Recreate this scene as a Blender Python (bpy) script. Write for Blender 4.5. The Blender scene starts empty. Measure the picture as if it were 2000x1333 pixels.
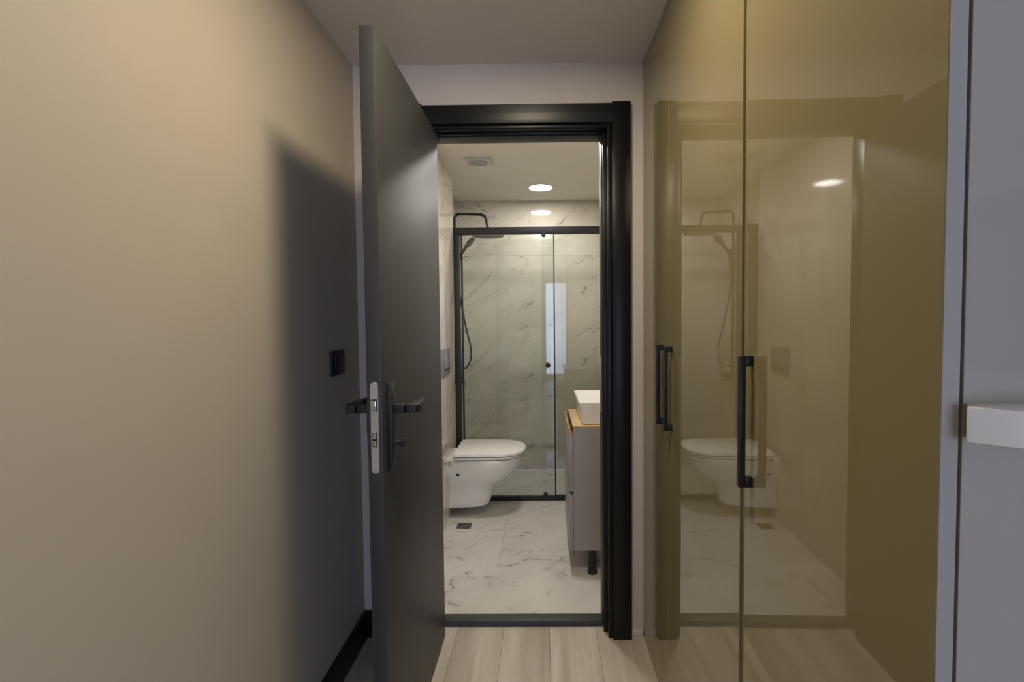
import bpy, bmesh, math, random
from mathutils import Vector, Matrix
random.seed(7)
scene = bpy.context.scene
C = scene.collection

# ------------------------------------------------------------------ camera
CAM_H = 1.29
cam_d = bpy.data.cameras.new('camera'); cam = bpy.data.objects.new('camera', cam_d); C.objects.link(cam)
cam_d.sensor_width = 36.0; cam_d.lens = 940 * 36 / 2000
cam_d.shift_x = -48.9 / 2000; cam_d.shift_y = -10.2 / 2000
cam_d.clip_start = 0.02
yaw, pitch, roll = 0.0098, -0.03894, 0.00885
M3 = Matrix.Rotation(yaw, 3, 'Z') @ Matrix.Rotation(pitch, 3, 'X') @ Matrix.Rotation(roll, 3, 'Y')
rt, fw, up = M3.col[0], M3.col[1], M3.col[2]
mw = Matrix((rt, up, -fw)).transposed().to_4x4(); mw.translation = (0, 0, CAM_H)
cam.matrix_world = mw
scene.camera = cam

# ------------------------------------------------------------------ world, daylight, exposure
w = bpy.data.worlds.new('sky'); scene.world = w; w.use_nodes = True
w.node_tree.nodes['Background'].inputs[0].default_value = (0.55, 0.70, 1.0, 1)
w.node_tree.nodes['Background'].inputs[1].default_value = 1.0
# daylight entering through the glazed balcony door behind the camera plus fill at an added side window
def day(loc, rot, sx, sy, energy):
    sl = bpy.data.lights.new('daylight_and_fill', 'AREA'); sl.shape = 'RECTANGLE'; sl.size = sx; sl.size_y = sy
    sl.energy = energy; sl.color = (0.62, 0.71, 1.0)
    slo = bpy.data.objects.new('daylight_and_fill', sl); C.objects.link(slo)
    slo.location = loc; slo.rotation_euler = rot
day((1.15, -3.48, 1.06), (math.radians(90), 0, 0), 2.2, 1.95, 52)
day((2.56, -1.50, 1.45), (math.radians(90), 0, math.radians(90)), 1.5, 1.1, 16)  # fill light for the left wall, at the added side window
scene.view_settings.view_transform = 'Standard'; scene.view_settings.look = 'None'
scene.view_settings.gamma = 1.0; scene.view_settings.use_curve_mapping = False
scene.view_settings.exposure = 0.0
LAMP_HALL = 118.0      # emission of the hall downlight
LAMP_BATH = (92.0, 155.0)      # emission of the bathroom downlights: above the shower, inside the doorway

# ------------------------------------------------------------------ materials
def S(r, g, b):
    f = lambda c: (c / 255 / 12.92) if c / 255 <= 0.04045 else ((c / 255 + 0.055) / 1.055) ** 2.4
    return (f(r), f(g), f(b), 1)

class NT:
    def __init__(s, m): s.t = m.node_tree; s.n = s.t.nodes; s.b = s.n['Principled BSDF']
    def add(s, kind, **kw):
        n = s.n.new(kind)
        for k, v in kw.items():
            if k.startswith('i_'):
                key = k[2:]; key = int(key) if key.isdigit() else key.replace('_', ' ')
                n.inputs[key].default_value = v
            else: setattr(n, k, v)
        return n
    def link(s, a, b): s.t.links.new(a, b)
    def ramp(s, src, stops, interp='LINEAR'):
        n = s.n.new('ShaderNodeValToRGB'); n.color_ramp.interpolation = interp
        e = n.color_ramp.elements
        while len(e) < len(stops): e.new(0.5)
        for i, (p, c) in enumerate(stops):
            e[i].position = p; e[i].color = c if len(c) == 4 else (*c, 1)
        s.link(src, n.inputs[0]); return n
    def math(s, op, a, b=None):
        n = s.n.new('ShaderNodeMath'); n.operation = op
        for i, v in enumerate((a, b)):
            if v is None: continue
            if isinstance(v, (int, float)): n.inputs[i].default_value = v
            else: s.link(v, n.inputs[i])
        return n.outputs[0]
    def mix(s, fac, a, b):
        n = s.n.new('ShaderNodeMix'); n.data_type = 'RGBA'
        for i, v in ((0, fac), (6, a), (7, b)):
            if isinstance(v, (int, float)): n.inputs[i].default_value = v
            elif isinstance(v, tuple): n.inputs[i].default_value = v
            else: s.link(v, n.inputs[i])
        return n.outputs[2]

def mat(name, col, rough=0.5, metal=0.0, ior=1.5, coat=0.0, coat_rough=0.02, noise=0.0, nscale=30, bump=0.0, bscale=200):
    m = bpy.data.materials.new(name); m.use_nodes = True; t = NT(m); b = t.b
    b.inputs['Base Color'].default_value = col; b.inputs['Roughness'].default_value = rough
    b.inputs['Metallic'].default_value = metal; b.inputs['IOR'].default_value = ior
    b.inputs['Coat Weight'].default_value = coat; b.inputs['Coat Roughness'].default_value = coat_rough
    tc = t.add('ShaderNodeTexCoord')
    if noise:
        n = t.add('ShaderNodeTexNoise', i_Scale=nscale, i_Detail=4.0); t.link(tc.outputs['Object'], n.inputs['Vector'])
        lo = tuple(c * (1 - noise) for c in col[:3]); hi = tuple(min(1, c * (1 + noise)) for c in col[:3])
        r = t.ramp(n.outputs[0], [(0.3, lo), (0.7, hi)]); t.link(r.outputs[0], b.inputs['Base Color'])
    if bump:
        n = t.add('ShaderNodeTexNoise', i_Scale=bscale, i_Detail=3.0); t.link(tc.outputs['Object'], n.inputs['Vector'])
        bp = t.add('ShaderNodeBump', i_Strength=bump, i_Distance=0.002); t.link(n.outputs[0], bp.inputs['Height'])
        t.link(bp.outputs[0], b.inputs['Normal'])
    return m

def emit(name, col, strength):
    m = bpy.data.materials.new(name); m.use_nodes = True; b = m.node_tree.nodes['Principled BSDF']
    b.inputs['Base Color'].default_value = (0.8, 0.8, 0.8, 1)
    b.inputs['Emission Color'].default_value = col; b.inputs['Emission Strength'].default_value = strength
    return m

def glass_mat(name, tint, ior=1.5):
    m = bpy.data.materials.new(name); m.use_nodes = True; t = NT(m); t.n.remove(t.b)
    tr = t.add('ShaderNodeBsdfTransparent'); tr.inputs[0].default_value = tint
    gl = t.add('ShaderNodeBsdfGlossy'); gl.inputs['Roughness'].default_value = 0.0
    fr = t.add('ShaderNodeFresnel'); fr.inputs[0].default_value = ior
    mx = t.add('ShaderNodeMixShader'); t.link(fr.outputs[0], mx.inputs[0]); t.link(tr.outputs[0], mx.inputs[1]); t.link(gl.outputs[0], mx.inputs[2])
    t.link(mx.outputs[0], t.n['Material Output'].inputs[0]); return m

def marble(name, base, rough):
    """polished white marble-look porcelain: each tile prints one of a few vein pictures (object index)"""
    m = bpy.data.materials.new(name); m.use_nodes = True; t = NT(m); b = t.b
    tc = t.add('ShaderNodeTexCoord'); oi = t.add('ShaderNodeObjectInfo')
    off = t.add('ShaderNodeVectorMath', operation='MULTIPLY_ADD'); cmb = t.add('ShaderNodeCombineXYZ')
    for i in range(3): t.link(oi.outputs['Object Index'], cmb.inputs[i])
    t.link(cmb.outputs[0], off.inputs[0]); off.inputs[1].default_value = (3.7, 5.1, 2.3); t.link(tc.outputs['Object'], off.inputs[2])
    mp = t.add('ShaderNodeMapping'); mp.inputs['Rotation'].default_value = (0.0, 0.72, -0.45)
    t.link(off.outputs[0], mp.inputs['Vector'])
    st = t.add('ShaderNodeMapping'); st.inputs['Scale'].default_value = (0.50, 1.7, 1.7); t.link(mp.outputs[0], st.inputs['Vector'])
    # domain warp: broad drift plus fine crinkle
    wn = t.add('ShaderNodeTexNoise', i_Scale=3.0, i_Detail=2.0, i_Roughness=0.5); t.link(st.outputs[0], wn.inputs['Vector'])
    wv0 = t.add('ShaderNodeVectorMath', operation='MULTIPLY_ADD'); t.link(wn.outputs[1], wv0.inputs[0])
    wv0.inputs[1].default_value = (0.25, 0.25, 0.25); t.link(st.outputs[0], wv0.inputs[2])
    wf = t.add('ShaderNodeTexNoise', i_Scale=22.0, i_Detail=5.0, i_Roughness=0.7); t.link(mp.outputs[0], wf.inputs['Vector'])
    wv = t.add('ShaderNodeVectorMath', operation='MULTIPLY_ADD'); t.link(wf.outputs[1], wv.inputs[0])
    wv.inputs[1].default_value = (0.05, 0.05, 0.05); t.link(wv0.outputs[0], wv.inputs[2])
    def vein(scale, width, halo, lo, hi, mscale, seed):
        n = t.add('ShaderNodeTexNoise', noise_dimensions='4D', i_Scale=scale, i_Detail=1.0, i_Roughness=0.4, i_W=seed); t.link(wv.outputs[0], n.inputs['Vector'])
        d = t.math('ABSOLUTE', t.math('SUBTRACT', n.outputs[0], 0.5))
        line = t.ramp(d, [(0.0, (1, 1, 1)), (width, (0.22, 0.22, 0.22)), (halo, (0, 0, 0))]).outputs[0]
        k = t.add('ShaderNodeTexNoise', noise_dimensions='4D', i_Scale=mscale, i_Detail=2.0, i_Roughness=0.6, i_W=seed + 9); t.link(st.outputs[0], k.inputs['Vector'])
        msk = t.ramp(k.outputs[0], [(lo, (0, 0, 0)), (hi, (1, 1, 1))]).outputs[0]
        f = t.add('ShaderNodeTexNoise', noise_dimensions='4D', i_Scale=38.0, i_Detail=2.0, i_W=seed + 3); t.link(mp.outputs[0], f.inputs['Vector'])
        brk = t.ramp(f.outputs[0], [(0.40, (0.25, 0.25, 0.25)), (0.58, (1, 1, 1))]).outputs[0]
        return t.math('MULTIPLY', t.math('MULTIPLY', line, msk), brk)
    v1 = vein(2.3, 0.009, 0.045, 0.50, 0.58, 4.2, 1.3)
    v2 = vein(4.6, 0.013, 0.05, 0.53, 0.62, 7.0, 4.1)
    cl = t.add('ShaderNodeTexNoise', i_Scale=2.6, i_Detail=4.0); t.link(wv.outputs[0], cl.inputs['Vector'])
    lo = tuple(c * 0.90 for c in base[:3]); hi = tuple(min(1, c * 1.05) for c in base[:3])
    c0 = t.ramp(cl.outputs[0], [(0.32, lo), (0.68, hi)]).outputs[0]
    c2 = t.mix(t.math('MULTIPLY', v2, 0.62), c0, S(118, 112, 100))
    c3 = t.mix(t.math('MULTIPLY', v1, 0.85), c2, S(88, 82, 72))
    t.link(c3, b.inputs['Base Color']); b.inputs['Roughness'].default_value = rough; b.inputs['IOR'].default_value = 1.45
    return m

def wood(name, c_lo, c_hi, scale, rough, axis=1, stretch=0.06):
    m = bpy.data.materials.new(name); m.use_nodes = True; t = NT(m); b = t.b
    tc = t.add('ShaderNodeTexCoord'); oi = t.add('ShaderNodeObjectInfo')
    off = t.add('ShaderNodeVectorMath', operation='MULTIPLY_ADD'); cmb = t.add('ShaderNodeCombineXYZ')
    for i in range(3): t.link(oi.outputs['Random'], cmb.inputs[i])
    t.link(cmb.outputs[0], off.inputs[0]); off.inputs[1].default_value = (7, 11, 5); t.link(tc.outputs['Object'], off.inputs[2])
    mp = t.add('ShaderNodeMapping'); sc = [1, 1, 1]; sc[axis] = stretch; mp.inputs['Scale'].default_value = sc
    t.link(off.outputs[0], mp.inputs['Vector'])
    n1 = t.add('ShaderNodeTexNoise', i_Scale=scale, i_Detail=6.0, i_Roughness=0.65, i_Distortion=0.6); t.link(mp.outputs[0], n1.inputs['Vector'])
    n2 = t.add('ShaderNodeTexNoise', i_Scale=scale * 6, i_Detail=3.0); t.link(mp.outputs[0], n2.inputs['Vector'])
    f = t.math('ADD', t.math('MULTIPLY', n1.outputs[0], 0.75), t.math('MULTIPLY', n2.outputs[0], 0.25))
    f = t.math('ADD', f, t.math('MULTIPLY', t.math('SUBTRACT', oi.outputs['Random'], 0.5), 0.06))
    r = t.ramp(f, [(0.33, c_lo[:3]), (0.62, c_hi[:3])]); t.link(r.outputs[0], b.inputs['Base Color'])
    bp = t.add('ShaderNodeBump', i_Strength=0.05, i_Distance=0.001); t.link(n2.outputs[0], bp.inputs['Height']); t.link(bp.outputs[0], b.inputs['Normal'])
    b.inputs['Roughness'].default_value = rough; return m

M = {}
M['paint_beige'] = mat('beige_wall_paint', S(197, 185, 165), 0.62, noise=0.015, nscale=6, bump=0.06, bscale=160)
M['paint_white'] = mat('off_white_wall_paint', S(222, 212, 206), 0.65, noise=0.01, nscale=6, bump=0.05, bscale=160)
M['ceiling'] = mat('ceiling_paint', S(228, 222, 216), 0.7, noise=0.01, nscale=5)
M['ceiling_bath'] = mat('bathroom_ceiling_paint', S(222, 218, 208), 0.7, noise=0.01, nscale=5)
M['grout'] = mat('pale_grout', S(205, 200, 192), 0.8, noise=0.05)
M['marble'] = marble('marble_wall_tile', S(215, 208, 193), 0.08)
M['marble_floor'] = marble('marble_floor_tile', S(220, 216, 210), 0.14)
M['plank'] = wood('pale_oak_laminate', S(170, 156, 138), S(218, 208, 194), 7.0, 0.38)
M['subfloor'] = mat('subfloor', S(60, 54, 48), 0.9, noise=0.1)
M['door'] = mat('charcoal_door_lacquer', S(56, 56, 57), 0.5, noise=0.02)
M['frame'] = mat('black_door_frame', S(19, 19, 21), 0.31, ior=1.38, noise=0.03)
M['baseboard'] = mat('black_baseboard', S(32, 32, 32), 0.45, bump=0.02)
M['threshold'] = mat('dark_stone_threshold', S(72, 72, 72), 0.5, noise=0.08, nscale=40)
M['black'] = mat('matt_black_metal', S(30, 29, 30), 0.48, metal=0.0, noise=0.05, nscale=20)
M['black_blue'] = mat('black_handle_paint', S(30, 31, 38), 0.35, noise=0.04, nscale=20)
M['steel'] = mat('brushed_steel', S(205, 200, 195), 0.35, metal=0.7, noise=0.05, nscale=80)
M['chrome'] = mat('chrome', S(205, 205, 210), 0.12, metal=1.0, noise=0.02)
M['gold'] = mat('gold_gloss_lacquer', S(141, 130, 97), 0.0, ior=2.0, noise=0.01, nscale=3)
M['grey_gloss'] = mat('grey_gloss_laminate', S(185, 175, 163), 0.06, ior=1.5, noise=0.01, nscale=3)
M['grey_edge'] = mat('grey_edge_band', S(178, 171, 163), 0.2, ior=1.5, noise=0.01, nscale=3)
M['dark'] = mat('dark_recess', S(38, 33, 30), 0.8, noise=0.05)
M['white_gloss'] = mat('white_ceramic', S(242, 240, 238), 0.08, ior=1.5, noise=0.005)
M['white_plastic'] = mat('white_plastic', S(246, 243, 240), 0.25, noise=0.005)
M['white_satin'] = mat('white_satin_lacquer', S(246, 240, 230), 0.4, noise=0.01)
M['vanity_grey'] = mat('grey_vanity_laminate', S(162, 157, 157), 0.35, noise=0.02, nscale=10)
M['oak'] = wood('light_oak_worktop', S(176, 146, 100), S(206, 178, 130), 9.0, 0.4, axis=1, stretch=0.08)
M['fan_white'] = mat('fan_plastic', S(190, 188, 188), 0.4, noise=0.01)
M['fan_dark'] = mat('fan_shadow', S(58, 56, 55), 0.6, noise=0.05)
M['silver'] = mat('satin_silver_plastic', S(150, 150, 155), 0.28, metal=0.3, noise=0.02)
M['glass'] = glass_mat('shower_glass', (0.962, 0.982, 0.972, 1), 1.5)
M['window_glass'] = glass_mat('window_glass', (0.95, 0.97, 0.97, 1), 1.45)
M['window_frame'] = mat('white_window_frame', S(220, 222, 225), 0.35, noise=0.01)
M['led_hall'] = emit('hall_lamp_diffuser', (1.0, 0.86, 0.62, 1), LAMP_HALL)
M['led_bath'] = emit('bath_lamp_diffuser', (1.0, 0.965, 0.91, 1), LAMP_BATH[0])
M['led_bath_2'] = emit('bath_lamp_diffuser_2', (1.0, 0.965, 0.91, 1), LAMP_BATH[1])
M['curtain'] = mat('pale_curtain', S(200, 198, 200), 0.8, noise=0.03)

# ------------------------------------------------------------------ mesh helpers
def finish(name, bm, m, parent=None, smooth=False, bevel=0.0, seg=2, angle=40):
    bmesh.ops.recalc_face_normals(bm, faces=bm.faces)
    if bevel:
        es = [e for e in bm.edges if len(e.link_faces) == 2 and e.calc_face_angle(0) > math.radians(angle)]
        bmesh.ops.bevel(bm, geom=es, offset=bevel, segments=seg, affect='EDGES', profile=0.5, clamp_overlap=True)
    me = bpy.data.meshes.new(name); bm.to_mesh(me); bm.free()
    me.materials.append(M[m] if isinstance(m, str) else m)
    if smooth or bevel:
        for p in me.polygons: p.use_smooth = True
        try: me.set_sharp_from_angle(angle=math.radians(35))
        except Exception: pass
    o = bpy.data.objects.new(name, me); C.objects.link(o)
    if parent is not None:
        o.parent = parent; o.matrix_parent_inverse = Matrix.Translation(-parent.location)
        if parent.parent is not None: o.matrix_parent_inverse = Matrix.Identity(4)
    return o

def add_box(bm, x0, x1, y0, y1, z0, z1):
    vs = [bm.verts.new(p) for p in ((x0, y0, z0), (x1, y0, z0), (x1, y1, z0), (x0, y1, z0), (x0, y0, z1), (x1, y0, z1), (x1, y1, z1), (x0, y1, z1))]
    for f in ((0, 3, 2, 1), (4, 5, 6, 7), (0, 1, 5, 4), (1, 2, 6, 5), (2, 3, 7, 6), (3, 0, 4, 7)): bm.faces.new([vs[i] for i in f])

def box(name, m, x0, x1, y0, y1, z0, z1, parent=None, bevel=0.0, seg=2):
    bm = bmesh.new(); add_box(bm, x0, x1, y0, y1, z0, z1)
    return finish(name, bm, m, parent, bevel=bevel, seg=seg)

def boxes(name, m, lst, parent=None):
    bm = bmesh.new()
    for b in lst: add_box(bm, *b)
    return finish(name, bm, m, parent)

def loft(bm, rings, cap0=True, cap1=True):
    R = [[bm.verts.new(p) for p in r] for r in rings]; n = len(R[0])
    for a, b in zip(R, R[1:]):
        for i in range(n): bm.faces.new((a[i], a[(i + 1) % n], b[(i + 1) % n], b[i]))
    if cap0: bm.faces.new(R[0][::-1])
    if cap1: bm.faces.new(R[-1])
    return R

def smooth_path(pts, sub=8):
    P = [Vector(p) for p in pts]; out = []
    for i in range(len(P) - 1):
        p0 = P[max(i - 1, 0)]; p1 = P[i]; p2 = P[i + 1]; p3 = P[min(i + 2, len(P) - 1)]
        for k in range(sub):
            t = k / sub
            out.append(0.5 * ((2 * p1) + (p2 - p0) * t + (2 * p0 - 5 * p1 + 4 * p2 - p3) * t * t + (3 * p1 - p0 - 3 * p2 + p3) * t ** 3))
    out.append(P[-1]); return out

def round_path(pts, r, n=7):
    """polyline with its inner corners rounded by arcs"""
    P = [Vector(p) for p in pts]; out = [P[0]]
    for a, b, c in zip(P, P[1:], P[2:]):
        d1 = (a - b).normalized(); d2 = (c - b).normalized()
        s = b + d1 * r; e = b + d2 * r
        for k in range(n + 1):
            t = k / n; out.append((1 - t) ** 2 * s + 2 * t * (1 - t) * b + t * t * e)
    out.append(P[-1]); return out

def add_tube(bm, path, r, n=12):
    P = [Vector(p) for p in path]; rings = []; prev = None
    for i, p in enumerate(P):
        d = (P[min(i + 1, len(P) - 1)] - P[max(i - 1, 0)]).normalized()
        if prev is None:
            u = d.cross(Vector((0, 0, 1)))
            if u.length < 1e-3: u = d.cross(Vector((0, 1, 0)))
        else: u = prev - d * prev.dot(d)
        u.normalize(); v = d.cross(u); prev = u
        rr = r(i / (len(P) - 1)) if callable(r) else r
        rings.append([p + (u * math.cos(2 * math.pi * k / n) + v * math.sin(2 * math.pi * k / n)) * rr for k in range(n)])
    loft(bm, rings)

def tube(name, m, path, r, parent=None, n=12):
    bm = bmesh.new(); add_tube(bm, path, r, n); return finish(name, bm, m, parent, smooth=True)

def lathe(name, m, center, axis, prof, parent=None, n=32):
    """prof: (distance along axis, radius)"""
    a = Vector(axis).normalized(); u = a.cross(Vector((0, 0, 1)))
    if u.length < 1e-3: u = Vector((1, 0, 0))
    u.normalize(); v = a.cross(u); c = Vector(center); bm = bmesh.new()
    loft(bm, [[c + a * d + (u * math.cos(2 * math.pi * k / n) + v * math.sin(2 * math.pi * k / n)) * max(r, 1e-4) for k in range(n)] for d, r in prof])
    return finish(name, bm, m, parent, smooth=True)

def prism(name, m, outline, axis, lo, hi, parent=None, bevel=0.0, seg=2):
    """outline: 2D points in the two other axes (in xyz order), extruded along axis lo..hi"""
    def P(p, h):
        return {'x': (h, p[0], p[1]), 'y': (p[0], h, p[1]), 'z': (p[0], p[1], h)}[axis]
    bm = bmesh.new(); loft(bm, [[P(p, lo) for p in outline], [P(p, hi) for p in outline]])
    return finish(name, bm, m, parent, bevel=bevel, seg=seg)

def thing(name, label, cat, loc=(0, 0, 0), group=None):
    o = bpy.data.objects.new(name, None); C.objects.link(o); o.location = loc; o.empty_display_size = 0.05
    o['label'] = label; o['category'] = cat
    if group: o['group'] = group
    return o

def tag(o, label, cat, group=None):
    o['label'] = label; o['category'] = cat
    if group: o['group'] = group
    return o

def struct(o, label=None, cat=None):
    o['kind'] = 'structure'
    if label: o['label'] = label
    if cat: o['category'] = cat
    return o

# ------------------------------------------------------------------ dimensions
XL, XR = -0.726, 0.400          # left wall, wardrobe front
D = 1.899; DB = 2.00            # end wall hall face / bathroom face
ZC = 2.27; ZB = 2.248           # ceilings
YB = -3.30                      # back wall of the hall room
XH = 2.40                       # right wall of the hall room
WY0 = 0.483                     # near end of wardrobe
XW = 1.02                       # wall behind wardrobe
OL, OR_ = -0.420, 0.238         # clear door opening
BXL, BXR, BY = -0.605, 0.60, 4.02   # bathroom left, right, back wall
SHL, SHY = -0.705, 3.325        # shower recess wall, start of recess

# ------------------------------------------------------------------ hall shell
fl = struct(box('floor', 'subfloor', XL, XH, YB, 1.96, -0.06, -0.012), 'hall floor of pale oak planks running towards the bathroom', 'floor')
pw, gap = 0.190, 0.0010
pl_mesh = None; k = 0
x = -0.358 - 2 * pw
while x < XH - 0.01:
    x0, x1 = max(x + gap / 2, XL), min(x + pw - gap / 2, XH)
    ystart = 1.955 - random.choice((0.62, 0.95, 1.2, 1.28))
    cuts = [1.955, ystart]
    while cuts[-1] > YB: cuts.append(max(cuts[-1] - 1.28, YB))
    for a, b in zip(cuts, cuts[1:]):
        if a - b < 0.02: continue
        box('plank', 'plank', x0, x1, b + gap / 2, a - gap / 2, -0.012, 0.0, fl, bevel=0.0003, seg=1); k += 1
    x += pw

struct(box('wall_left', 'paint_beige', XL - 0.12, XL, YB, DB, 0, ZC), 'beige painted hall wall beside the open door', 'wall')
struct(box('wall_wardrobe', 'paint_white', XW, XW + 0.1, WY0, DB, 0, ZC), 'off white wall behind the wardrobe', 'wall')
struct(box('wall_side', 'paint_white', XW + 0.1, XH, WY0, WY0 + 0.1, 0, ZC), 'off white wall beyond the wardrobe end', 'wall')
RY0, RY1, RZ0, RZ1 = -2.25, -0.75, 0.90, 2.00
struct(boxes('wall_right', 'paint_white', [(XH, XH + 0.1, YB, RY0, 0, ZC), (XH, XH + 0.1, RY1, WY0 + 0.1, 0, ZC), (XH, XH + 0.1, RY0, RY1, 0, RZ0), (XH, XH + 0.1, RY0, RY1, RZ1, ZC)]), 'off white right wall of the hall room', 'wall')
FZ = 2.045
struct(boxes('wall_end', 'paint_white', [(XL, -0.45, D, DB, 0, ZC), (0.268, XW, D, DB, 0, ZC), (-0.45, 0.268, D, DB, FZ, ZC)]), 'off white end wall around the bathroom doorway', 'wall')
struct(box('ceiling', 'ceiling', XL - 0.12, XH + 0.1, YB - 0.1, DB, ZC, ZC + 0.1), 'plain flat hall ceiling', 'ceiling')
# back wall with the balcony door
WX0, WX1, WZ = 0.02, 2.27, 2.06
struct(boxes('wall_back', 'paint_white', [(XL - 0.12, WX0, YB - 0.1, YB, 0, ZC), (WX1, XH + 0.1, YB - 0.1, YB, 0, ZC), (WX0, WX1, YB - 0.1, YB, WZ, ZC)]), 'off white wall with the balcony window behind the viewer', 'wall')
win = bpy.data.objects.new('window_1', None); C.objects.link(win); win.location = (1.15, YB, 0); struct(win, 'glazed white framed balcony window behind the viewer', 'window')
for a, b in ((WX0, (WX0 + WX1) / 2), ((WX0 + WX1) / 2, WX1)):
    bm = bmesh.new(); t_ = 0.07
    for q in ((a, a + t_, 0.0, WZ), (b - t_, b, 0.0, WZ), (a + t_, b - t_, 0, t_), (a + t_, b - t_, WZ - t_, WZ)):
        add_box(bm, q[0], q[1], YB - 0.08, YB - 0.02, q[2], q[3])
    finish('sash', bm, 'window_frame', win)
    box('pane', 'window_glass', a + t_, b - t_, YB - 0.055, YB - 0.045, t_, WZ - t_, win)

w2 = bpy.data.objects.new('fill_window', None); C.objects.link(w2); w2.location = (XH, -1.5, RZ0); struct(w2, 'white framed side window added out of view for fill light', 'window')  # unseen window, added to carry the side fill light
bm = bmesh.new()
for q in ((RY0, RY0 + 0.06, RZ0, RZ1), (RY1 - 0.06, RY1, RZ0, RZ1), (RY0 + 0.06, RY1 - 0.06, RZ0, RZ0 + 0.06), (RY0 + 0.06, RY1 - 0.06, RZ1 - 0.06, RZ1)):
    add_box(bm, XH + 0.02, XH + 0.08, q[0], q[1], q[2], q[3])
finish('sash', bm, 'window_frame', w2); box('pane', 'window_glass', XH + 0.045, XH + 0.055, RY0 + 0.06, RY1 - 0.06, RZ0 + 0.06, RZ1 - 0.06, w2)

# baseboards
def baseboard(name, x0, x1, y0, y1, m, label):
    o = box(name, m, x0, x1, y0, y1, 0.0, 0.112, bevel=0.002); struct(o, label, 'baseboard'); return o
baseboard('baseboard_left', XL, XL + 0.012, YB, D, 'baseboard', 'black baseboard along the beige left wall')
baseboard('baseboard_end', XL + 0.012, -0.505, D - 0.012, D, 'baseboard', 'black baseboard stub behind the open door')
bo = box('baseboard_right', 'paint_white', 0.348, 0.398, D - 0.008, D, 0.0, 0.024, bevel=0.001); struct(bo, 'small white floor skirting between door frame and wardrobe', 'baseboard')

# ------------------------------------------------------------------ door frame
tr = bpy.data.objects.new('trim_1', None); C.objects.link(tr); tr.location = (-0.09, D, 0)
struct(tr, 'black stepped frame around the bathroom doorway', 'door frame')
CF = 1.872      # casing front
for s, nm in ((1, 'r'), (-1, 'l')):
    f = (lambda x: x) if s > 0 else (lambda x: -0.18 - x)
    def bx(name, xa, xb, y0, y1, z0, z1, bev=0.0015):
        xa, xb = sorted((f(xa), f(xb))); return box(name, 'frame', xa, xb, y0, y1, z0, z1, tr, bevel=bev)
    bx('casing', 0.276, 0.347, CF, D, 0, 2.112)
    bx('casing_lip', 0.258, 0.276, CF + 0.012, D + 0.02, 0, 2.034)
    bx('jamb', 0.244, 0.268, D + 0.02, DB + 0.004, 0, 2.034)
prism('head_casing', 'frame', [(D, 2.034), (CF + 0.0075, 2.034), (CF + 0.0050, 2.037), (CF + 0.0038, 2.046), (CF + 0.0018, 2.072), (CF + 0.001, 2.103), (CF + 0.004, 2.106), (D, 2.106)], 'x', -0.456, 0.276, tr)
box('head_casing_lip', 'frame', -0.438, 0.258, CF + 0.012, D + 0.02, 2.016, 2.034, tr, bevel=0.006, seg=4)
box('head_jamb', 'frame', -0.424, 0.244, D + 0.02, DB + 0.004, 2.008, 2.034, tr, bevel=0.0015)
st = box('stop_seal', 'door', 0.2405, 0.244, D + 0.035, DB + 0.002, 0.02, 2.006, tr, bevel=0.0008)
box('stop_seal', 'door', -0.424, 0.2405, D + 0.035, DB + 0.002, 2.0045, 2.008, tr, bevel=0.0008)
sp = box('strike_plate', 'steel', 0.2385, 0.2405, D + 0.042, D + 0.066, 0.90, 1.13, tr, bevel=0.0005)
th = struct(box('trim_2', 'threshold', -0.424, 0.244, 1.957, 2.005, 0.0, 0.026, bevel=0.003), 'dark stone threshold between oak floor and marble floor', 'threshold')

# ------------------------------------------------------------------ door leaf, open at a right angle
LX0, LX1, LY0, LY1 = -0.438, -0.400, 1.190, 1.893
dr = bpy.data.objects.new('door_1', None); C.objects.link(dr); dr.location = (-0.42, LY1, 0)
struct(dr, 'charcoal bathroom door standing open towards the viewer', 'door')
box('leaf', 'door', LX0, LX1, LY0, LY1, 0.008, 2.002, dr, bevel=0.0015)
# lock faceplate in the leaf's edge
xc = (LX0 + LX1) / 2
def stadium(cx, z0, z1, r, n=10):
    p = [(cx + r * math.cos(a), z1 - r + r * math.sin(a)) for a in [math.pi * k / n for k in range(n + 1)]]
    p += [(cx + r * math.cos(a), z0 + r + r * math.sin(a)) for a in [math.pi + math.pi * k / n for k in range(n + 1)]]
    return p
lp = prism('lock_plate', 'steel', stadium(xc, 0.901, 1.131, 0.0098), 'y', LY0 - 0.002, LY0 + 0.002, dr, bevel=0.0004, seg=1)
boxes('latch_slot', 'dark', [(xc - 0.0078, xc + 0.0078, LY0 - 0.0026, LY0 - 0.0015, 1.060, 1.088)], lp)
prism('latch', 'chrome', [(xc - 0.0065, 1.062), (xc + 0.0065, 1.062), (xc + 0.0065, 1.086), (xc - 0.0065, 1.086)], 'y', LY0 - 0.011, LY0 - 0.0015, lp, bevel=0.002)
boxes('deadbolt', 'dark', [(xc - 0.006, xc + 0.006, LY0 - 0.0028, LY0 - 0.0015, 0.968, 1.004)], lp)
boxes('bolt_face', 'chrome', [(xc - 0.0042, xc + 0.0042, LY0 - 0.0042, LY0 - 0.0022, 0.989, 1.003), (xc - 0.0042, xc + 0.0042, LY0 - 0.0042, LY0 - 0.0022, 0.970, 0.984)], lp)
for z in (1.118, 0.913):
    lathe('screw', 'steel', (xc, LY0 - 0.0015, z), (0, -1, 0), [(0, 0.0042), (0.0012, 0.0038), (0.0016, 0.002), (0.0012, 0.0008)], lp, 12)
HY = LY0 + 0.055
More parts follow.
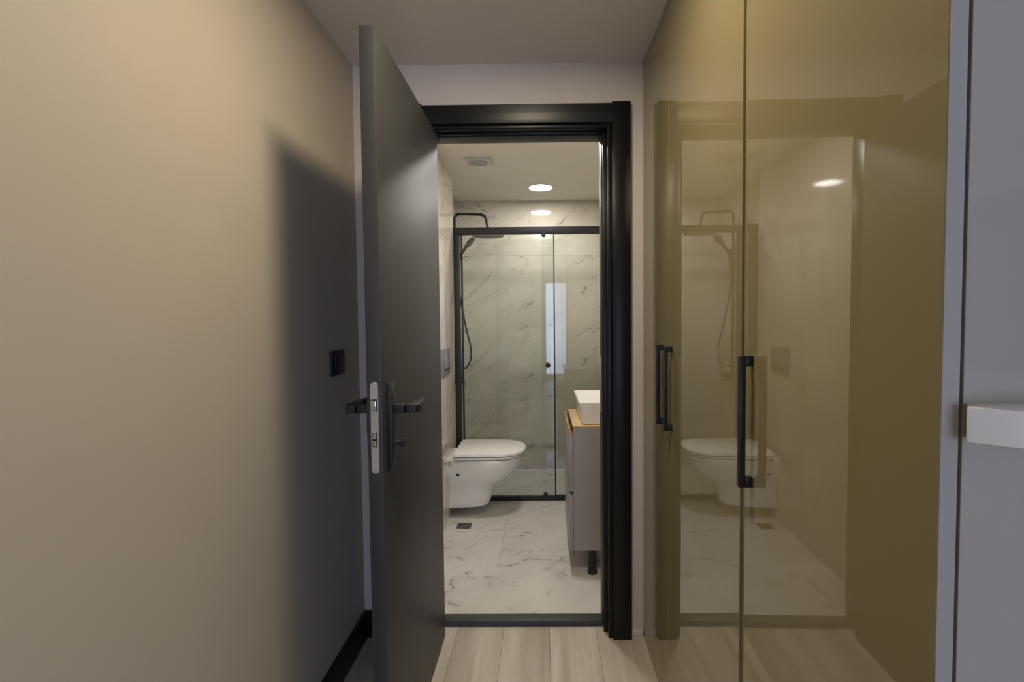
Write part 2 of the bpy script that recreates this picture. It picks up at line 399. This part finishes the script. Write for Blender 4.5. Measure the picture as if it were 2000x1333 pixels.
for s, x in ((1, LX1), (-1, LX0)):
    def ZX(a, b): return (x + s * a, x + s * b) if s > 0 else (x + s * b, x + s * a)
    # tapered long plate: thick in the middle, thinner towards its ends
    prof = [(0.0, 0.897), (0.008, 0.897), (0.013, 0.94), (0.0145, 1.01), (0.013, 1.085), (0.007, 1.122), (0.0, 1.122)]
    hp = prism('handle_plate', 'black', [(x + s * p, z) for p, z in prof], 'y', HY - 0.021, HY + 0.021, dr, bevel=0.0015)
    bm = bmesh.new(); add_box(bm, *ZX(0.010, 0.048), HY - 0.012, HY + 0.012, 1.0445, 1.0655)
    finish('lever_neck', bm, 'black', hp, bevel=0.0015)
    bm = bmesh.new()      # wedge-shaped lever pointing towards the hinges
    rings = []
    for yy, xa, xb, za, zb in ((HY - 0.012, 0.042, 0.072, 1.0445, 1.0655), (HY + 0.010, 0.042, 0.080, 1.0445, 1.0655), (HY + 0.110, 0.058, 0.066, 1.049, 1.0655)):
        rings.append([(x + s * xa, yy, za), (x + s * xb, yy, za), (x + s * xb, yy, zb), (x + s * xa, yy, zb)])
    loft(bm, rings); finish('lever', bm, 'black', hp, bevel=0.001)
    if s > 0:
        lathe('thumb_turn', 'black', (x + 0.012, HY, 0.965), (1, 0, 0), [(0, 0.007), (0.014, 0.006), (0.016, 0.012), (0.026, 0.0125), (0.030, 0.009)], hp, 20)
    else:
        lathe('key_cylinder', 'black', (x - 0.012, HY, 0.965), (-1, 0, 0), [(0, 0.009), (0.006, 0.009), (0.007, 0.0055)], hp, 16)

# ------------------------------------------------------------------ bathroom shell with tiles
def tiled(parent, plane, at, sgn, us, vs, material, thick=0.008, g=0.0009, idx=None):
    """tiles of a grid on plane 'x','y' or 'z' at coordinate; sgn = side the tiles stand out to; one mesh per size"""
    cache = {}; n = 0
    for i, (u0, u1) in enumerate(zip(us, us[1:])):
        for j, (v0, v1) in enumerate(zip(vs, vs[1:])):
            w_, h_ = u1 - u0 - g, v1 - v0 - g; key = (round(w_, 4), round(h_, 4))
            uc, vc = (u0 + u1) / 2, (v0 + v1) / 2
            dims = {'x': (thick, w_, h_), 'y': (w_, thick, h_), 'z': (w_, h_, thick)}[plane]
            pos = {'x': (at + sgn * thick / 2, uc, vc), 'y': (uc, at + sgn * thick / 2, vc), 'z': (uc, vc, at + sgn * thick / 2)}[plane]
            if key not in cache:
                bm = bmesh.new(); add_box(bm, *[s for d in dims for s in (-d / 2, d / 2)])
                o = finish('tile', bm, material, bevel=0.0004, seg=1); cache[key] = o.data
            else:
                o = bpy.data.objects.new('tile', cache[key]); C.objects.link(o)
            o.location = pos; o.parent = parent; o.matrix_parent_inverse = Matrix.Translation(-parent.location)
            o.pass_index = idx[n % len(idx)] if idx else 1
            n += 1
T = 0.008
bf = struct(box('floor_bathroom', 'grout', SHL - 0.1, BXR, DB, BY, -0.06, -T - 0.0005), 'marble tiled bathroom floor', 'floor')
tiled(bf, 'z', -T, 1, [SHL, BXL, BXR], [2.005, 2.55], 'marble_floor', idx=[1, 2])
tiled(bf, 'z', -T, 1, [SHL, BXL, -0.234, 0.366, BXR], [2.55, 3.335, BY], 'marble_floor', idx=[5, 6, 7, 8, 9, 3])
wb = struct(box('wall_back_bathroom', 'grout', SHL - 0.1, BXR + 0.1, BY + T, BY + 0.1, 0, ZB), 'marble tiled back wall of the shower', 'wall')
tiled(wb, 'y', BY + T, -1, [SHL, 0.46, BXR], [0, 0.6, 1.2, 1.8, ZB], 'marble', idx=[2, 2, 2, 5])
wl = struct(boxes('wall_left_bathroom', 'grout', [(BXL - 0.1 - 0.12, BXL - T, DB, SHY, 0, ZB), (SHL - 0.1, SHL - T, SHY, BY + T, 0, ZB)]), 'marble tiled bathroom wall carrying the toilet', 'wall')
tiled(wl, 'x', BXL - T, 1, [DB, 2.12, SHY], [0, 0.6, 1.2, 1.8, ZB], 'marble', idx=[3, 3, 3, 3, 1, 1, 1, 6])
tiled(wl, 'x', SHL - T, 1, [SHY, BY], [0, 0.6, 1.2, 1.8, ZB], 'marble', idx=[4])
wr = struct(box('wall_right_bathroom', 'grout', BXR + T, BXR + 0.1, DB, BY + T, 0, ZB), 'marble tiled bathroom wall behind the vanity', 'wall')
tiled(wr, 'x', BXR + T, -1, [DB, 2.82, BY], [0, 0.6, 1.2, 1.8, ZB], 'marble', idx=[7, 7, 7, 7, 2, 2, 2, 2])
struct(box('ceiling_bathroom', 'ceiling_bath', SHL - 0.1, BXR + 0.1, DB, BY + 0.1, ZB, ZB + 0.1), 'white bathroom ceiling', 'ceiling')

# ------------------------------------------------------------------ wardrobe
wd = thing('wardrobe', 'tall wardrobe with glossy golden beige doors and grey end panel', 'wardrobe', (0.7, 1.19, 0))
CX = XR + 0.0215
box('side_panel', 'grey_gloss', CX, XW - 0.002, WY0, WY0 + 0.018, 0.0, ZC - 0.002, wd, bevel=0.0005, seg=1)['label'] = 'glossy light grey end panel'
boxes('carcass', 'dark', [(XR + 0.0275, XW - 0.002, WY0 + 0.018, D - 0.002, 0.0, 0.03), (XR + 0.0275, XW - 0.002, WY0 + 0.018, D - 0.002, ZC - 0.03, ZC - 0.002), (XW - 0.012, XW - 0.002, WY0 + 0.018, D - 0.002, 0.03, ZC - 0.03),
    (XR + 0.0275, XW - 0.012, 0.96, 0.976, 0.03, ZC - 0.03), (XR + 0.0275, XW - 0.012, 1.517, 1.533, 0.03, ZC - 0.03), (XR + 0.0275, XW - 0.012, D - 0.02, D - 0.002, 0.03, ZC - 0.03)], wd)
g = 0.0009
for y0, y1, hy in ((WY0, 0.968, 0.968 - 0.041), (0.968, 1.525, 1.480), (1.525, D - 0.003, 1.576)):
    d = box('door', 'gold', XR, XR + 0.018, y0 + (g if y0 > WY0 else 0), y1 - g, 0.004, ZC - 0.004, wd, bevel=0.0006, seg=1)
    if y0 == WY0:
        box('edge_band', 'grey_edge', XR + 0.0008, XR + 0.0175, y0 - 0.0012, y0 + 0.0002, 0.004, ZC - 0.004, d)['label'] = 'pale grey door edge'
    z0, z1 = 0.957, 1.212
    if y0 > 0.5: z0, z1 = 0.935, 1.197
    bm = bmesh.new()
    hw = 0.0065
    bar = [(XR - 0.026, z0), (XR, z0), (XR, z0 + 0.020), (XR - 0.014, z0 + 0.020), (XR - 0.014, z1 - 0.020), (XR, z1 - 0.020), (XR, z1), (XR - 0.026, z1)]
    # bracket profile extruded across the bar width (split in quads)
    add_box(bm, XR - 0.026, XR - 0.014, hy - hw, hy + hw, z0, z1)
    add_box(bm, XR - 0.014, XR, hy - hw, hy + hw, z0, z0 + 0.020)
    add_box(bm, XR - 0.014, XR, hy - hw, hy + hw, z1 - 0.020, z1)
    h = finish('handle', bm, 'black_blue', d, bevel=0.001); h['label'] = 'black bar handle'
    if y0 == WY0:      # the near door hangs a touch out of line with its neighbour
        ctr = Vector((XR, y0 + 0.10, 0)); Rt = Matrix.Translation(ctr) @ Matrix.Rotation(math.radians(-0.75), 4, 'Z') @ Matrix.Translation(-ctr)
        for o in [d] + list(d.children): o.data.transform(Rt)

# rounded white slab against the end panel
arc = smooth_path([(0.4098, 0.4645, 0), (0.445, 0.439, 0), (0.500, 0.415, 0), (0.560, 0.406, 0), (0.620, 0.415, 0), (0.675, 0.439, 0), (0.7075, 0.4645, 0)], 6)
pts = [(0.4245, WY0)] + [(p.x, p.y) for p in arc] + [(0.693, WY0)]
sh = prism('white_slab', 'white_satin', pts, 'z', 1.165, 1.200, bevel=0.0015)
tag(sh, 'small white bow-fronted slab against the grey wardrobe end panel', 'shelf')

# ------------------------------------------------------------------ light switch
sw = thing('light_switch', 'black square light switch on the beige wall behind the door', 'switch', (XL, 1.685, 1.135))
box('cover_plate', 'black', XL, XL + 0.010, 1.632, 1.738, 1.092, 1.178, sw, bevel=0.002)
box('rocker', 'black', XL + 0.010, XL + 0.014, 1.653, 1.717, 1.106, 1.164, sw, bevel=0.002)

# ------------------------------------------------------------------ ceiling lamps
def downlight(x, y, zc, r, m, label, group=None):
    t = thing('ceiling_light', label, 'ceiling light', (x, y, zc), group)
    lathe('rim', 'white_plastic', (x, y, zc), (0, 0, -1), [(0, r + 0.004), (0.003, r + 0.004), (0.0055, r + 0.001), (0.0055, r - 0.001), (0.003, r - 0.001)], t, 48)
    lathe('diffuser', m, (x, y, zc - 0.002), (0, 0, -1), [(0, r - 0.001), (0.002, r - 0.001)], t, 48)
    return t
downlight(-0.055, 1.023, ZC, 0.095, 'led_hall', 'round warm ceiling light in the hall ceiling')
downlight(0.001, 3.594, ZB, 0.086, 'led_bath', 'round white ceiling light above the shower')
downlight(0.001, 2.43, ZB, 0.086, 'led_bath_2', 'round white ceiling light in bathroom just inside the doorway')

# ------------------------------------------------------------------ extractor fan
fx, fy = -0.372, 2.975
fan = thing('extractor_fan', 'square extractor fan in the bathroom ceiling', 'fan', (fx, fy, ZB))
box('housing', 'fan_white', fx - 0.075, fx + 0.075, fy - 0.075, fy + 0.075, ZB - 0.013, ZB, fan, bevel=0.004)
lathe('opening', 'fan_dark', (fx, fy, ZB - 0.012), (0, 0, -1), [(0, 0.05), (0.002, 0.05)], fan, 32)
for k in range(3):
    bm = bmesh.new(); r_ = 0.018 + 0.014 * k
    ring = [(fx + r_ * math.cos(2 * math.pi * i / 28), fy + r_ * math.sin(2 * math.pi * i / 28), ZB - 0.016) for i in range(29)]
    add_tube(bm, ring, 0.0028, 6); finish('grille_ring', bm, 'fan_white', fan, smooth=True)
for k in range(4):
    a = math.pi * k / 4
    bm = bmesh.new(); add_tube(bm, [(fx - 0.05 * math.cos(a), fy - 0.05 * math.sin(a), ZB - 0.0165), (fx + 0.05 * math.cos(a), fy + 0.05 * math.sin(a), ZB - 0.0165)], 0.0025, 6); finish('grille_bar', bm, 'fan_white', fan, smooth=True)

# ------------------------------------------------------------------ shower screen
SY = 3.350
ss = thing('shower_screen', 'black framed sliding glass shower screen across the bathroom', 'shower screen', (0, SY, 0))
box('top_rail', 'black', BXL, BXR, SY - 0.02, SY + 0.02, 1.862, 1.910, ss, bevel=0.002)
box('bottom_rail', 'black', BXL, BXR, SY - 0.02, SY + 0.02, 0.0, 0.030, ss, bevel=0.002)
box('side_post', 'black', BXL, BXL + 0.040, SY - 0.018, SY + 0.018, 0.030, 1.862, ss, bevel=0.002)
box('side_post', 'black', BXR - 0.030, BXR, SY - 0.018, SY + 0.018, 0.030, 1.862, ss, bevel=0.002)
fp = box('fixed_pane', 'glass', -0.003, BXR - 0.030, SY + 0.004, SY + 0.010, 0.030, 1.862, ss)
sp = box('sliding_pane', 'glass', BXL + 0.052, 0.086, SY - 0.012, SY - 0.006, 0.034, 1.858, ss)
box('edge_profile', 'black', 0.084, 0.0925, SY - 0.014, SY + 0.003, 0.030, 1.862, sp, bevel=0.001)
box('edge_profile', 'black', BXL + 0.050, BXL + 0.062, SY - 0.015, SY - 0.003, 0.034, 1.860, sp, bevel=0.001)
lathe('door_knob', 'black', (0.041, SY - 0.012, 0.955), (0, -1, 0), [(0, 0.009), (0.008, 0.009), (0.010, 0.017), (0.022, 0.018), (0.026, 0.015)], sp, 24)
for z in (1.853, 0.045):
    lathe('roller', 'black', (0.018, SY - 0.014, z), (0, -1, 0), [(0, 0.015), (0.008, 0.015), (0.009, 0.008), (0.014, 0.007)], sp, 20)

# ------------------------------------------------------------------ shower column
PX, PY = -0.655, 3.68
sc = thing('shower_column', 'black shower column with rain head, hand shower and hose', 'shower', (PX, PY, 0))
tube('riser_pipe', 'black', round_path([(PX, PY, 0.82), (PX, PY, 2.078), (-0.418, PY, 2.070), (-0.398, PY, 1.935)], 0.045), 0.0105, sc, 14)
lathe('rain_head', 'black', (-0.402, PY, 1.937), (0, 0, -1), [(0, 0.016), (0.012, 0.022), (0.016, 0.118), (0.019, 0.122), (0.027, 0.122), (0.029, 0.118)], sc, 40)
for z in (1.80, 1.02):
    box('wall_bracket', 'black', SHL, PX, PY - 0.012, PY + 0.012, z - 0.012, z + 0.012, sc, bevel=0.003)
bm = bmesh.new()      # mixer bar lies along the wall
add_tube(bm, [(PX, PY - 0.14, 0.82), (PX, PY + 0.14, 0.82)], 0.022, 20); mx = finish('mixer', bm, 'black', sc, smooth=True)
lathe('control_knob', 'black', (PX, PY - 0.14, 0.82), (0, -1, 0), [(0, 0.024), (0.04, 0.026), (0.043, 0.022)], mx, 20)
lathe('control_knob', 'black', (PX, PY + 0.14, 0.82), (0, 1, 0), [(0, 0.024), (0.04, 0.026), (0.043, 0.022)], mx, 20)
tube('spout', 'black', round_path([(PX, PY, 0.815), (PX + 0.02, PY, 0.795), (PX + 0.06, PY, 0.793)], 0.012), 0.0095, mx, 12)
box('holder', 'black', PX - 0.012, PX + 0.040, PY - 0.016, PY + 0.016, 1.745, 1.79, sc, bevel=0.004)
hs = tube('hand_shower', 'black', [(-0.640, PY - 0.01, 1.68), (-0.612, PY - 0.012, 1.765), (-0.560, PY - 0.02, 1.838), (-0.535, PY - 0.02, 1.862)], lambda t: 0.010 + 0.004 * t, sc, 14)
lathe('spray_face', 'black', (-0.535, PY - 0.02, 1.862), (0.75, -0.1, -0.65), [(-0.018, 0.012), (-0.008, 0.040), (0.006, 0.046), (0.010, 0.042)], hs, 28)
tube('hose', 'black', smooth_path([(-0.640, PY - 0.01, 1.69), (-0.632, PY - 0.03, 1.55), (-0.610, PY - 0.03, 1.41), (-0.578, PY - 0.02, 1.22), (-0.544, PY - 0.01, 1.06), (-0.549, PY, 0.965), (-0.585, PY, 0.902), (-0.63, PY, 0.905), (-0.652, PY, 0.86), (PX, PY, 0.83)], 8), 0.0065, sc, 10)

# ------------------------------------------------------------------ toilet
TY = 3.125; TZ = 0.445
def dshape(L, W, z, x0=BXL, n=36, sq=2.6, back=0.55, W0=None):
    """D-shaped plan outline: from the wall (x0) L long, half-width W; front is a superellipse"""
    W0 = W if W0 is None else W0
    pts = []; xm = x0 + L * back; a = L * (1 - back)
    for k in range(n + 1):
        th_ = -math.pi / 2 + math.pi * k / n
        c, s_ = math.cos(th_), math.sin(th_)
        pts.append((xm + a * abs(c) ** (2 / sq), TY + W * math.copysign(abs(s_) ** (2 / sq), s_), z))
    pts.append((x0 + L * 0.02, TY + W0, z)); pts.append((x0, TY + W0 * 0.98, z)); pts.append((x0, TY - W0 * 0.98, z)); pts.append((x0 + L * 0.02, TY - W0, z))
    return pts
to = thing('toilet', 'white wall hung toilet with closed lid', 'toilet', (BXL, TY, 0))
bm = bmesh.new()
lev = [(0.072, 0.235, 0.085), (0.078, 0.250, 0.095), (0.115, 0.268, 0.104), (0.175, 0.285, 0.112), (0.212, 0.300, 0.122), (0.232, 0.335, 0.134), (0.262, 0.385, 0.150), (0.300, 0.428, 0.163), (0.340, 0.458, 0.172), (0.372, 0.475, 0.176), (0.392, 0.482, 0.177), (0.398, 0.478, 0.174)]
loft(bm, [dshape(L, W, z, W0=max(0.095, W * 0.80), sq=2.4) for z, L, W in lev])
bowl = finish('bowl', bm, 'white_gloss', to, smooth=True)
# recessed fixing plug on the flank facing the doorway
lathe('fixing_recess', 'white_gloss', (-0.535, TY - 0.138, 0.302), (0.12, -1, 0), [(-0.02, 0.021), (0.003, 0.021), (0.005, 0.017), (-0.002, 0.014)], bowl, 20)
lathe('fixing_cap', 'dark', (-0.535, TY - 0.138, 0.302), (0.12, -1, 0), [(-0.01, 0.0095), (0.0045, 0.0095), (0.005, 0.006)], bowl, 16)
bm = bmesh.new(); XS = BXL + 0.052
loft(bm, [dshape(0.418, 0.173, 0.4035, XS, sq=2.5), dshape(0.428, 0.177, 0.405, XS, sq=2.5), dshape(0.430, 0.178, 0.416, XS, sq=2.5), dshape(0.426, 0.176, 0.4175, XS, sq=2.5)])
finish('seat', bm, 'white_plastic', to, smooth=True)
bm = bmesh.new()
loft(bm, [dshape(0.432, 0.177, 0.4230, XS, sq=2.5), dshape(0.440, 0.180, 0.4245, XS, sq=2.5), dshape(0.441, 0.181, 0.438, XS, sq=2.5), dshape(0.436, 0.178, 0.444, XS, sq=2.5), dshape(0.425, 0.172, 0.447, XS, sq=2.5)])
finish('lid', bm, 'white_plastic', to, smooth=True)
for s in (-1, 1):
    tube('hinge', 'white_plastic', [(XS + 0.016, TY + s * 0.05, 0.421), (XS + 0.016, TY + s * 0.14, 0.421)], 0.012, to, 14)
bm = bmesh.new(); loft(bm, [dshape(0.396, 0.166, 0.396, XS, sq=2.5), dshape(0.396, 0.166, 0.430, XS, sq=2.5)]); finish('slit_shade', bm, 'dark', to, smooth=True)  # dark core that paints the shade in the seat and lid slits

fpn = thing('flush_plate', 'satin silver flush plate on marble wall above the toilet', 'flush plate', (BXL, 2.99, 1.01))
box('plate', 'silver', BXL, BXL + 0.010, 2.872, 3.106, 0.930, 1.098, fpn, bevel=0.003)
box('button', 'silver', BXL + 0.010, BXL + 0.014, 2.905, 3.072, 0.957, 1.030, fpn, bevel=0.002)
box('button_gap', 'dark', BXL + 0.0095, BXL + 0.0150, 2.925, 3.055, 0.966, 0.974, fpn, bevel=0.001)
va = thing('angle_valve', 'small chrome water valve on marble wall beside the toilet', 'valve', (BXL, 2.86, 0.41))
lathe('rosette', 'chrome', (BXL, 2.86, 0.41), (1, 0, 0), [(0, 0.026), (0.004, 0.026), (0.008, 0.014)], va, 24)
lathe('valve_body', 'chrome', (BXL + 0.006, 2.86, 0.41), (1, 0, 0), [(0, 0.010), (0.030, 0.010), (0.031, 0.014), (0.046, 0.014), (0.048, 0.011)], va, 20)

# ------------------------------------------------------------------ floor drain
dx, dy = -0.490, 2.925
fd = thing('floor_drain', 'small square dark metal drain in the marble floor', 'drain', (dx, dy, 0))
boxes('drain_frame', 'steel', [(dx - 0.046, dx + 0.046, dy - 0.044, dy - 0.040, 0, 0.0025), (dx - 0.046, dx + 0.046, dy + 0.040, dy + 0.044, 0, 0.0025), (dx - 0.046, dx - 0.042, dy - 0.04, dy + 0.04, 0, 0.0025), (dx + 0.042, dx + 0.046, dy - 0.04, dy + 0.04, 0, 0.0025)], fd)
boxes('drain_pit', 'dark', [(dx - 0.042, dx + 0.042, dy - 0.04, dy + 0.04, 0, 0.0008)], fd)
for k in range(8):
    xx = dx - 0.037 + k * 0.0105
    boxes('slat', 'silver', [(xx - 0.002, xx + 0.002, dy - 0.04, dy + 0.04, 0.0008, 0.0022)], fd)

# ------------------------------------------------------------------ vanity and basin
VX, VY0, VY1, VZ0, VZ1 = 0.150, 2.350, 2.800, 0.128, 0.738
vn = thing('vanity_cabinet', 'grey two-drawer vanity cabinet with oak top on black legs', 'cabinet', (0.375, 2.575, 0))
boxes('carcass', 'vanity_grey', [(VX, BXR - 0.004, VY0, VY0 + 0.018, VZ0, VZ1), (VX, BXR - 0.004, VY1 - 0.018, VY1, VZ0, VZ1), (VX, BXR - 0.004, VY0 + 0.018, VY1 - 0.018, VZ0, VZ0 + 0.018), (BXR - 0.014, BXR - 0.004, VY0 + 0.018, VY1 - 0.018, VZ0 + 0.018, VZ1)], vn)
box('inner_face', 'dark', VX + 0.001, VX + 0.012, VY0 + 0.018, VY1 - 0.018, VZ0 + 0.018, VZ1, vn)
box('worktop', 'oak', VX - 0.0005, BXR - 0.004, VY0, VY1, VZ1, VZ1 + 0.014, vn, bevel=0.001)['label'] = 'light oak top'
for z0, z1 in ((0.424, 0.702), (VZ0, 0.404)):
    d = box('drawer', 'vanity_grey', VX - 0.020, VX - 0.002, VY0, VY1, z0, z1, vn, bevel=0.001)
    if z0 > 0.3:
        prism('grip_edge', 'oak', [(VX - 0.020, z1), (VX - 0.002, z1), (VX - 0.002, z1 + 0.012), (VX - 0.016, z1 + 0.034), (VX - 0.020, z1 + 0.034)], 'y', VY0, VY1, d)['label'] = 'light oak finger grip'
for x in (0.245, 0.52):
    for y in (VY0 + 0.03, VY1 - 0.05):
        lathe('leg', 'black', (x, y, 0), (0, 0, 1), [(0, 0.024), (0.010, 0.025), (0.014, 0.021), (VZ0, 0.021)], vn, 24)

bs = thing('washbasin', 'white rectangular countertop basin on the oak vanity top', 'basin', (0.385, 2.585, VZ1 + 0.014))
bm = bmesh.new()
def rrect(x0, x1, y0, y1, z, r, n=5):
    p = []
    for cx_, cy_, a0 in ((x1 - r, y1 - r, 0), (x0 + r, y1 - r, 90), (x0 + r, y0 + r, 180), (x1 - r, y0 + r, 270)):
        for k in range(n + 1):
            a = math.radians(a0 + 90 * k / n); p.append((cx_ + r * math.cos(a), cy_ + r * math.sin(a), z))
    return p
zb = VZ1 + 0.014
R_ = [rrect(0.205, 0.565, 2.385, 2.765, zb, 0.02), rrect(0.198, 0.572, 2.380, 2.770, zb + 0.004, 0.024), rrect(0.182, 0.580, 2.374, 2.785, zb + 0.108, 0.016), rrect(0.184, 0.578, 2.376, 2.783, zb + 0.111, 0.015),
      rrect(0.192, 0.570, 2.384, 2.775, zb + 0.111, 0.012), rrect(0.194, 0.568, 2.386, 2.773, zb + 0.108, 0.012), rrect(0.212, 0.552, 2.402, 2.757, zb + 0.02, 0.03), rrect(0.25, 0.52, 2.44, 2.72, zb + 0.012, 0.03)]
loft(bm, R_); finish('bowl', bm, 'white_gloss', bs, smooth=True)
lathe('waste', 'chrome', (0.385, 2.585, zb + 0.0125), (0, 0, 1), [(0, 0.024), (0.003, 0.024), (0.005, 0.018)], bs, 24)
